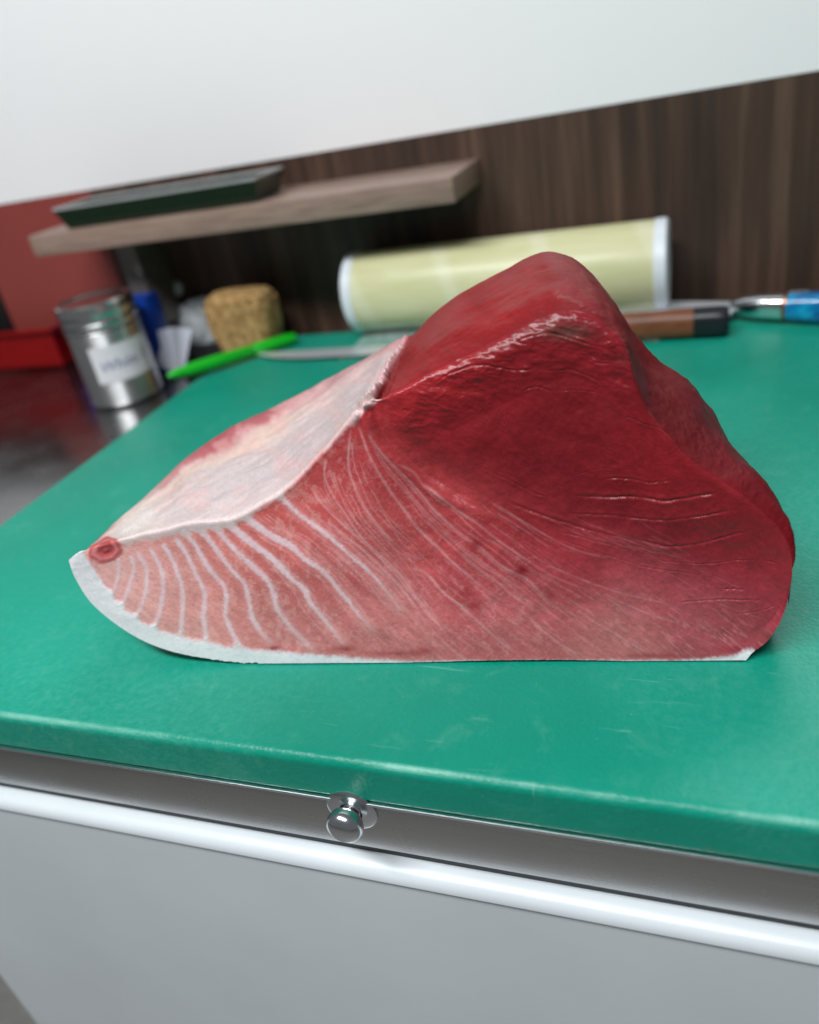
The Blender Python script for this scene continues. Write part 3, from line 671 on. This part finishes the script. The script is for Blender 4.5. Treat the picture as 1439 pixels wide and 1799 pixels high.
bm = bmesh.new(); lathe(bm, [(.0165, -half + .002), (.0188, -half + .002), (.0188, half - .002), (.0165, half - .002), (.0165, -half + .002)], 40); along_x(bm)
obj('core_tube', bm, plain('cardboard', (150, 120, 90), .8), roll, True, (0, 0, RR))
# loose film drooping from the roll on to the board
M = Mat('clear_film'); nt = M.nt
tr = M.new('ShaderNodeBsdfTransparent'); tr.inputs[0].default_value = (.97, .98, .98, 1)
M.set(Roughness=.22, Base_Color=(.85, .88, .88, 1))
fn_ = M.noise(45, 5, .6, (1, 1, 1), 1.2); mx = M.new('ShaderNodeMixShader')
fr_ = M.ramp(fn_, [(.35, G(.18)), (.75, G(.50))])
M.link(fr_, mx.inputs[0]); M.link(tr.outputs[0], mx.inputs[1]); M.link(M.b.outputs[0], mx.inputs[2])
M.out(None, None, M.bump(fn_, .6, .004)); M.link(mx.outputs[0], nt.nodes['Material Output'].inputs[0])
M_FILM = M.m
nx, ny = 90, 34
grid = []
xa, xb = RL + .010, RE - .008
for j in range(ny):
    v = j / (ny - 1); row = []
    for i in range(nx):
        x = xa + (xb - xa) * i / (nx - 1); wob = float(fbm(np.array([x * 30]), np.array([v * 4]), 81, 3)[0] - .5)
        if v < .45:                                   # clings to the roll's front
            a_ = math.radians(-38 - 37 * v / .45); y = RY - math.cos(a_) * (RR + .0012) + wob * .0012; z = RZ + math.sin(a_) * (RR + .0012)
        else:
            t = (v - .45) / .55; y0 = RY - math.cos(math.radians(-75)) * (RR + .0012); z0 = RZ + math.sin(math.radians(-75)) * (RR + .0012)
            y = y0 + (0.668 - y0) * t + wob * .012 * t + .004 * t * math.sin(i * .33); z = max(.0012, z0 * (1 - t) ** 3 + .0014 + abs(wob) * .010 * t)
        row.append((x + .006 * (v - .5) * (1 if i > nx / 2 else -1), y, z))
    grid.append(row)
bm = bmesh.new(); loft(bm, grid, False, False)
bm.transform(Matrix.Translation(-Vector(roll.location))); obj('loose_film', bm, M_FILM, roll)

# --- knives
M_BLADE = plain('blade_steel', (226, 230, 234), .38, .55, .05, 30, .03)
def wood(name, c0, c1, sc):
    M = Mat(name); M.set(Roughness=.42)
    n = M.noise(8, 6, .6, sc, .5); return M.out(M.ramp(n, [(.3, rgba(c0)), (.7, rgba(c1))]), None, M.bump(n, .1, .0005))
M_HANDLE = wood('handle_wood', (84, 44, 26), (138, 82, 52), (6, 60, 60))
M_BLACK = plain('black_resin', (26, 28, 34), .35, 0, .15)
def oval_handle(bm, xs, rw, rh, n=24, p=2.6):
    """loft along x; xs = [(x, scale)]"""
    rings = []
    for x, s in xs:
        r = []
        for i in range(n):
            a = 2 * math.pi * i / n; c, s_ = math.cos(a), math.sin(a)
            r.append((x, rw * s * math.copysign(abs(c) ** (2 / p), c), rh * s * math.copysign(abs(s_) ** (2 / p), s_)))
        rings.append(r)
    loft(bm, rings)
def blade(bm, L, wid, th, n=30):
    """blade along -x from the origin: spine at +y, edge at -y"""
    rings = []
    for i in range(n + 1):
        t = i / n; x = -L * t
        lo = -wid * .5 + wid * .95 * max(0, (t - .72) / .28) ** 2.2; hi = wid * .5 - wid * .04 * t
        if hi - lo < .0006: lo = hi - .0006
        k = 1 - .5 * t
        rings.append([(x, hi, -th * .5 * k), (x, hi, th * .5 * k), (x, lo + (hi - lo) * .35, th * .45 * k), (x, lo, .0001), (x, lo, -.0001), (x, lo + (hi - lo) * .35, -th * .45 * k)])
    loft(bm, rings)
he = at_z((1281, 596), 0.0); ht = at_z((432, 641), 0.0)
ax_ = math.atan2(he[1] - ht[1], he[0] - ht[0]); KL = float(np.hypot(*(he - ht)[:2]))
print('knife length', KL, he, ht)
kn1 = empty('kitchen_knife', (he[0], he[1] + .010, 0.0008), 'long steel slicing knife with brown wooden handle and black butt, lying behind the tuna', 'knife', None, ax_)
hr = .0115
bm = bmesh.new(); oval_handle(bm, [(-.145, .80), (-.143, .86), (-.13, .92), (-.08, 1.0), (-.0275, 1.03)], hr * .92, hr); obj('handle', bm, M_HANDLE, kn1, True, (0, 0, hr + .0002))
bm = bmesh.new(); oval_handle(bm, [(-.0272, 1.035), (-.010, 1.05), (-.003, 1.02), (-.0008, .94), (0, .82)], hr * .92, hr); obj('butt_cap', bm, M_BLACK, kn1, True, (0, 0, hr + .0002))
bm = bmesh.new(); oval_handle(bm, [(-.166, .74), (-.160, .80), (-.1453, .82)], hr * .92, hr); obj('ferrule', bm, M_BLACK, kn1, True, (0, 0, hr + .0002))
bm = bmesh.new(); blade(bm, KL - .166, .023, .0026); obj('blade', bm, M_BLADE, kn1, True, (-.1655, 0, .0035))

bs = at_z((1283, 568), 0.0); be = at_z((1439, 572), 0.0)
ax2 = math.atan2(be[1] - bs[1], be[0] - bs[0])
kn2 = empty('kitchen_knife', (bs[0], bs[1] + .006, 0.0008), 'knife with marbled turquoise resin handle and polished bolster at the right edge', 'knife', None, ax2)
M = Mat('blue_resin'); M.set(Roughness=.16, Coat_Weight=.6)
n = M.noise(38, 6, .65, (1, 1, 1), 2.2)
M_BLUE = M.out(M.ramp(n, [(.30, rgba((0, 48, 120))), (.46, rgba((0, 120, 178))), (.60, rgba((0, 160, 205))), (.78, rgba((70, 205, 232)))]))
br = .0105
bm = bmesh.new(); oval_handle(bm, [(.0455, .96), (.060, 1.06), (.085, 1.16), (.12, 1.12), (.16, 1.20), (.172, 1.10), (.176, .8)], br, br * 1.05); obj('handle', bm, M_BLUE, kn2, True, (0, 0, br + .002))
bm = bmesh.new(); oval_handle(bm, [(.0425, .97), (.0430, .985), (.0448, .985), (.0453, .97)], br, br * 1.05); obj('spacer', bm, plain('copper', (200, 130, 100), .3, 1), kn2, True, (0, 0, br + .002))
bm = bmesh.new(); oval_handle(bm, [(0, .30), (.004, .50), (.012, .72), (.024, .88), (.0422, .955)], br, br * 1.05); obj('bolster', bm, M_CHROME, kn2, True, (0, 0, br + .002))
bm = bmesh.new(); blade(bm, .19, .036, .002); obj('blade', bm, M_BLADE, kn2, True, (.003, .004, br * .8))
sp0 = at_z((1140, 549), .004); sp1 = at_z((1385, 523), .004)
d = sp1 - sp0; L = float(np.hypot(d[0], d[1]))
stl = empty('metal_skewer', (sp0[0], sp0[1], .0005), 'thin flat silver metal strip lying along the wall behind the blue handled knife', 'skewer', None, math.atan2(d[1], d[0]))
bm = bmesh.new(); box(bm, -.06, L, -.0045, .0045, 0, .004, .0012); obj('shaft', bm, M_CHROME, stl)
bm = bmesh.new(); lathe(bm, [(0, 0), (.0035, .0), (.0045, .004), (.0045, .016), (.003, .020), (0, .021)], 20); bm.transform(Matrix.Rotation(math.radians(90), 4, 'Y')); obj('grip', bm, M_CHROME, stl, True, (L - .002, 0, .0048))

# --- green pen
p0 = at_z((294, 661), TOP_Z + .008); p1 = at_z((521, 592), .0085)
print('pen', p0, p1)
p0[2] = .010; p0 = at_z((294, 661), .012); p1 = at_z((521, 592), .007)
pen = empty('green_pen', tuple(np.append((p0 + p1)[:2] / 2, 0.002)), 'bright green plastic pen lying across the back left corner of the board', 'pen')
PL = float(np.linalg.norm(p1 - p0)); pv = Vector(pen.location)
M_GREEN = plain('green_plastic', (20, 186, 36), .25, 0, .06, Coat_Weight=.4)
bm = bmesh.new(); lathe(bm, [(0, .016), (.0048, .016), (.0062, .024), (.0066, PL * .35), (.0060, PL * .64), (.0052, PL * .648), (0, PL * .648)], 28); orient(bm, p0, p1); bm.transform(Matrix.Translation(-pv)); obj('barrel', bm, M_GREEN, pen)
bm = bmesh.new(); lathe(bm, [(0, PL * .650), (.0058, PL * .650), (.0066, PL * .66), (.0062, PL * .93), (.0048, PL - .002), (0, PL)], 28); orient(bm, p0, p1); bm.transform(Matrix.Translation(-pv)); obj('cap', bm, M_GREEN, pen)
bm = bmesh.new(); lathe(bm, [(0, 0), (.0022, .0008), (.0044, .008), (.0047, .0158), (0, .0158)], 24); orient(bm, p0, p1); bm.transform(Matrix.Translation(-pv)); obj('tip', bm, M_GREEN, pen)

# --- metal spice tin with a handwritten label
jb = at_z((196, 714), TOP_Z)
jr = .0385
jc = np.array([jb[0] , jb[1] + jr * .8, TOP_Z])
tx, ty = project(jc + np.array([0, 0, .115])); print('jar', jc, 'top centre px', tx, ty)
jar = empty('spice_tin', tuple(jc), 'round polished steel spice tin with a white handwritten label, on the steel counter', 'tin')
JH = .112
M_ = Mat('tin_steel'); M_.set(Metallic=1.0, Roughness=.34, Anisotropic=.92, Anisotropic_Rotation=.25, Base_Color=G(.78))
tg = M_.new('ShaderNodeTangent', direction_type='RADIAL', axis='Z'); M_.link(tg.outputs[0], M_.b.inputs['Tangent']); M_TIN = M_.m
bm = bmesh.new(); lathe(bm, [(0, .0005), (jr - .002, .0005), (jr, .002), (jr + .0008, .004), (jr, .006), (jr, JH * .70), (jr - .0004, JH * .71), (0, JH * .71)], 64); obj('body', bm, M_TIN, jar)
bm = bmesh.new(); lathe(bm, [(0, JH * .712), (jr + .001, JH * .712), (jr + .0016, JH * .725), (jr + .001, JH * .74), (jr + .001, JH * .78), (jr + .0018, JH * .795), (jr + .001, JH * .81), (jr + .001, JH * .86), (jr + .0016, JH * .875), (jr + .001, JH * .89), (jr + .0008, JH * .95), (jr - .001, JH * .965), (jr - .003, JH * .96), (jr - .005, JH * .945), (0, JH * .945)], 64); obj('lid', bm, steel('lid_steel', .70, .24, (3, 3, 3), .05), jar)
cam_az = math.atan2(-jc[1], -jc[0])
def arc(a0, a1, z0, z1, r, n=28):
    bm = bmesh.new(); loft(bm, [[(r * math.cos(a0 + (a1 - a0) * i / n), r * math.sin(a0 + (a1 - a0) * i / n), z) for i in range(n + 1)] for z in np.linspace(z0, z1, 4)], False, False); return bm
lab = obj('label', arc(cam_az - .62, cam_az + 1.05, JH * .25, JH * .59, jr + .0005), plain('label_paper', (226, 228, 232), .6, 0, .03), jar)
cu = bpy.data.curves.new('lettering', 'FONT'); cu.body = 'White S'; cu.size = .0160; cu.offset = -.0002; cu.shear = .25; cu.align_x = 'CENTER'; cu.align_y = 'CENTER'; cu.resolution_u = 3
tmp = bpy.data.objects.new('lettering', cu); COL.objects.link(tmp); bpy.context.view_layer.update()
me = bpy.data.meshes.new_from_object(tmp.evaluated_get(bpy.context.evaluated_depsgraph_get())); bpy.data.objects.remove(tmp)
bm = bmesh.new(); bm.from_mesh(me); bmesh.ops.subdivide_edges(bm, edges=[e for e in bm.edges if e.calc_length() > .004], cuts=2)
for v in bm.verts:
    a_ = cam_az + .20 + v.co.x / (jr + .0008); z = JH * .41 + v.co.y + v.co.x * .06
    v.co = Vector(((jr + .0009) * math.cos(a_), (jr + .0009) * math.sin(a_), z))
obj('lettering', bm, plain('blue_ink', (24, 34, 130), .6), lab, False)

# --- blue carton behind the tin, blue strip on its other side
bq = at_y((270, 560), .735)
M_BLU = plain('blue_card', (8, 58, 150), .4, 0, .06)
bx0 = at_y((226, 570), .745)[0]; bx1 = at_y((296, 580), .745)[0]; bz1 = at_y((262, 513), .745)[2]
bc = empty('blue_carton', ((bx0 + bx1) / 2, .735, TOP_Z), 'upright dark blue carton standing behind the steel tin beside the folded paper', 'carton')
hw = (bx1 - bx0) / 2
bm = bmesh.new(); box(bm, -hw, hw, -.012, .012, .0004, bz1 - TOP_Z - .004, .0008); obj('box', bm, M_BLU, bc)
bm = bmesh.new(); box(bm, -hw + .0006, hw - .0006, -.0112, .0112, bz1 - TOP_Z - .0039, bz1 - TOP_Z, .0006); obj('flap', bm, M_BLU, bc)
q0 = at_z((128, 652), TOP_Z)
bs_ = empty('blue_pouch', (q0[0] , q0[1] + .03, TOP_Z), 'narrow bright blue packet standing behind the left side of the steel tin', 'packet')
bm = bmesh.new(); box(bm, -.011, .016, -.008, .008, .0004, .050, .003, 3); obj('body', bm, plain('blue_foil', (28, 78, 200), .3, 0, .1), bs_)
bm = bmesh.new(); box(bm, -.012, .017, -.0012, .0012, .0502, .058, .0004); obj('seal', bm, plain('blue_foil_seal', (20, 56, 160), .35), bs_)

# --- red tray at the left
t0 = at_z((0, 690), TOP_Z); t1 = at_z((138, 632), TOP_Z)
print('tray', t0, t1)
tr_ = empty('red_tray', (t1[0] - .165, t1[1] + .02, TOP_Z), 'glossy red tray on the counter at the left edge, left of the steel tin', 'tray')
M_REDP = plain('red_plastic', (146, 5, 9), .35, 0, .08)
bm = bmesh.new()
ow, od, ih = .17, .052, .052
def ringbox(z, g): return [(-ow - g, -od - g, z), (ow + g, -od - g, z), (ow + g, od + g, z), (-ow - g, od + g, z)]
loft(bm, [ringbox(.0005, -.010), ringbox(.004, -.008), ringbox(ih, 0), ringbox(ih, -.003), ringbox(.007, -.011), ])
obj('tray_body', bm, M_REDP, tr_, False)
bm = bmesh.new(); loft(bm, [ringbox(ih - .006, .0006), ringbox(ih - .001, .006), ringbox(ih + .002, .006), ringbox(ih + .002, .0002), ringbox(ih - .006, .0002), ringbox(ih - .006, .0006)], True, False)
obj('rim', bm, M_REDP, tr_, False)

# --- folded white paper, black slab, clear bag, cork block
pp = at_z((312, 662), TOP_Z)
pap = empty('folded_paper', (pp[0], pp[1] + .004, TOP_Z + .0005), 'small folded white paper cone standing between the steel tin and the pen', 'paper')
def place_px(px, y): return at_y(px, y)
yy0 = pp[1]
A_ = at_y((253, 588), yy0 + .014); B_ = at_y((300, 575), yy0 + .004); C_ = at_y((337, 578), yy0 + .022); D_ = pp + np.array([0, 0, .0008]); E_ = at_y((275, 640), yy0 + .010)
def sheet(name, pts, th, mat, parent, n=8):
    """thin folded leaf: quad with real thickness, gently bowed"""
    p = [np.array(q_) for q_ in pts]; nn_ = np.cross(p[1] - p[0], p[3] - p[0]); nn_ /= np.linalg.norm(nn_)
    rings = []
    for j in range(n + 1):
        v = j / n; l = p[0] * (1 - v) + p[3] * v; r = p[1] * (1 - v) + p[2] * v
        f = [l * (1 - i / n) + r * i / n + nn_ * .003 * math.sin(math.pi * i / n) * (1 - v) for i in range(n + 1)]
        rings.append(f + [q_ + nn_ * th for q_ in f[::-1]])
    bm = bmesh.new(); loft(bm, rings); bm.transform(Matrix.Translation(-Vector(parent.location))); return obj(name, bm, mat, parent)
M_PAPER = plain('white_paper', (222, 226, 240), .7, 0, .03)
sheet('fold', [A_, B_, D_ + np.array([.003, 0, 0]), E_], .0006, M_PAPER, pap)
sheet('fold', [B_ + np.array([.0004, 0, 0]), C_, D_ + np.array([.006, .004, 0]), D_ + np.array([.0036, .001, 0])], .0006, M_PAPER, pap)

bp0 = at_z((345, 640), TOP_Z)
slab = empty('black_slab', (bp0[0], bp0[1] + .02, TOP_Z), 'small flat black slab lying under the green pen beside the folded paper', 'case')  # flat black slab with a thin second layer on top
bm = bmesh.new(); box(bm, -.045, .050, -.034, .040, .0004, .0105, .004, 3); obj('body', bm, plain('black_matte', (16, 17, 20), .7, 0, .2), slab)
bm = bmesh.new(); box(bm, -.040, .045, -.001, .038, .0107, .0125, .0008); obj('flap', bm, plain('black_matte_top', (20, 21, 24), .6, 0, .2), slab)

M = Mat('clear_bag'); tr2 = M.new('ShaderNodeBsdfTransparent'); tr2.inputs[0].default_value = (.86, .90, .92, 1)
M.set(Roughness=.12, Base_Color=(.66, .71, .73, 1)); mx = M.new('ShaderNodeMixShader')
fn_ = M.noise(60, 4); M.link(M.ramp(fn_, [(.3, G(.55)), (.7, G(.95))]), mx.inputs[0]); M.link(tr2.outputs[0], mx.inputs[1]); M.link(M.b.outputs[0], mx.inputs[2])
M.out(None, None, M.bump(fn_, .5, .003)); M.link(mx.outputs[0], M.nt.nodes['Material Output'].inputs[0]); M_BAG = M.m
cq = at_z((368, 628), TOP_Z)
bag = empty('plastic_bag', (cq[0], cq[1] + .022, TOP_Z + .013), 'crumpled clear plastic bag on the counter between the paper and the cork block', 'plastic bag')
bm = bmesh.new(); bmesh.ops.create_icosphere(bm, subdivisions=5, radius=1.0)
co = np.array([v.co[:] for v in bm.verts])
n_ = fbm(co[:, 0] * 2.2 + co[:, 2] * 1.3 + 9, co[:, 1] * 2.2 + co[:, 2] * 1.1 + 5, 91, 4); rid = np.abs(fbm(co[:, 0] * 3 + co[:, 2] * 2 + 7, co[:, 1] * 3 - co[:, 2] + 3, 93, 3) - .5)
s_ = .80 + .5 * (n_ - .5) - .9 * np.clip(.1 - rid, 0, .1)
for v, s1_ in zip(bm.verts, s_):
    v.co = Vector((v.co.x * .058 * s1_, v.co.y * .020 * s1_, max(.0002, v.co.z * .036 * s1_ + .024)))
obj('bag', bm, M_BAG, bag)
bm = bmesh.new(); bmesh.ops.create_icosphere(bm, subdivisions=4, radius=1.0)
for v in bm.verts:
    k_ = .8 + .5 * float(fbm(np.array([v.co.x * 3 + 4]), np.array([v.co.y * 3 + v.co.z * 2 + 8]), 95, 3)[0] - .5)
    v.co = Vector((v.co.x * .012 * k_ - .034, v.co.y * .008 * k_, v.co.z * .012 * k_ + .066))
obj('knot', bm, M_BAG, bag)

M = Mat('cork'); M.set(Roughness=.85)
v1 = M.new('ShaderNodeTexVoronoi'); v1.inputs['Scale'].default_value = 150; M.link(M.coords(), v1.inputs['Vector'])
n1 = M.noise(90, 5, .65); n2 = M.noise(45, 4)
cc = M.mix(.55, M.ramp(n1, [(.30, rgba((120, 84, 44))), (.55, rgba((186, 150, 92))), (.75, rgba((214, 184, 128)))]), M.ramp(v1.outputs['Distance'], [(.0, rgba((226, 196, 140))), (.6, rgba((150, 110, 62)))]))
M_CORK = M.out(M.mix(M.ramp(n2, [(.62, G(0)), (.70, G(.75))]), cc, rgba((74, 48, 26))), None, M.bump(n1, .8, .004))
ky = .742
k0 = at_y((366, 545), ky); k1 = at_y((489, 545), ky); ktop = at_y((428, 508), ky)[2]
cork = empty('cork_block', ((k0[0] + k1[0]) / 2, ky, TOP_Z), 'tan pitted cork block standing by the wall behind the green pen', 'cork')
kw = (k1[0] - k0[0]) / 2 * .93; kh = ktop - TOP_Z
bm = bmesh.new(); bmesh.ops.create_icosphere(bm, subdivisions=6, radius=1.0)
co = np.array([v.co[:] for v in bm.verts])
pw = .28
sq = np.sign(co) * np.abs(co) ** np.array([.36, .8, .30])
sq /= np.maximum(1, np.abs(sq).max(1, keepdims=True))
nn_ = fbm(co[:, 0] * 5 + co[:, 1] * 3 + 20, co[:, 2] * 5 + co[:, 1] * 2 + 20, 97, 4) - .5
pit = np.clip(fbm(co[:, 0] * 7 + co[:, 1] * 4 + 30, co[:, 2] * 7 - co[:, 1] * 3 + 30, 99, 3) - .60, 0, 1)
tap = 1 - .30 * sstep(.3, -1.0, sq[:, 2])
sc_ = 1 + .10 * nn_ - .55 * pit
for v, s3, q_, tp in zip(bm.verts, sc_, sq, tap):
    v.co = Vector((q_[0] * kw * s3 * tp + kw * .10 * (1 - tp) * 3, q_[1] * .026 * s3, kh / 2 + q_[2] * kh / 2 * (s3 * .25 + .75)))
zmin = min(v.co.z for v in bm.verts)
for v in bm.verts: v.co.z += .0004 - zmin
obj('body', bm, M_CORK, cork)
bm = bmesh.new(); bmesh.ops.create_icosphere(bm, subdivisions=3, radius=1.0)

bm.free()
# --- water drops catching the light near the roll
M = Mat('water'); M.set(Roughness=.02, Transmission_Weight=1.0, IOR=1.33, Base_Color=(1, 1, 1, 1)); M_WATER = M.m
for (x, y, r) in ((1112, 541, .0042), (1134, 546, .0030), (676, 577, .0022), (692, 579, .0022)):
    c_ = at_z((x, y), 0)
    bm = bmesh.new(); lathe(bm, [(0, .0001), (r, .0001), (r * .96, r * .35), (r * .75, r * .65), (r * .4, r * .82), (0, r * .88)], 24)
    o = obj('water_drop', bm, M_WATER, None, True, (c_[0], c_[1], .0022))
    # hung on the loose film, part of it
    o.parent = roll; o.location = Vector((c_[0], c_[1], .0022)) - Vector(roll.location)

# --- shelf over the counter with a dark green glass tray on it
SY = .700
s0 = at_y((48, 416), SY); s1 = at_y((59, 450), SY); se = at_y((800, 360), SY)
print('shelf', s0, s1, se)
sz1 = s0[2]; sz0 = (s1[2] + se[2]) / 2
if sz1 - sz0 < .012: sz1 = sz0 + .02
sh = empty('wall_shelf', (s0[0], SY + .03, sz0), 'pale brown wooden shelf plank above the counter at the upper left', 'shelf')
M_SHELF = wood('shelf_wood', (128, 104, 92), (164, 140, 126), (3, 40, 40))
bm = bmesh.new(); box(bm, 0, .475, -.03, WALL_Y - SY - .031, 0, sz1 - sz0, .0015); obj('plank', bm, M_SHELF, sh)
bx = at_y((268, 470), .768)[0] - s0[0]
bm = bmesh.new(); box(bm, bx - .02, bx + .004, .012, WALL_Y - SY - .031, -.10, -.0005, .001); obj('bracket', bm, plain('bracket_grey', (110, 104, 98), .3, .3), sh)
g0 = at_y((118, 395), SY + .006); g1 = at_y((440, 362), SY + .006)
print('glass', g0, g1, sz1)
gt = empty('glass_tray', ((g0[0] + g1[0]) / 2, SY + .035, sz1), 'dark green glass tray standing on the wooden shelf', 'tray')
M = Mat('green_glass'); M.set(Roughness=.08, Base_Color=rgba((40, 62, 44)), Transmission_Weight=.5, IOR=1.45); M_GLASS = M.m
gw_ = (g1[0] - g0[0]) / 2 + .008
def gr(z, g): return [(-gw_ - g, -.026 - g * .5, z), (gw_ + g, -.026 - g * .5, z), (gw_ + g, .03 + g * .5, z), (-gw_ - g, .03 + g * .5, z)]
bm = bmesh.new(); loft(bm, [gr(.0006, -.004), gr(.020, .004), gr(.020, .001), gr(.004, -.006)]); obj('bowl', bm, M_GLASS, gt, False)
bm = bmesh.new(); loft(bm, [gr(.0202, .0042), gr(.0226, .0050), gr(.0226, .0015), gr(.0202, .0012), gr(.0202, .0042)], True, False); obj('rim', bm, plain('pale_rim', (170, 172, 172), .3), gt, False)
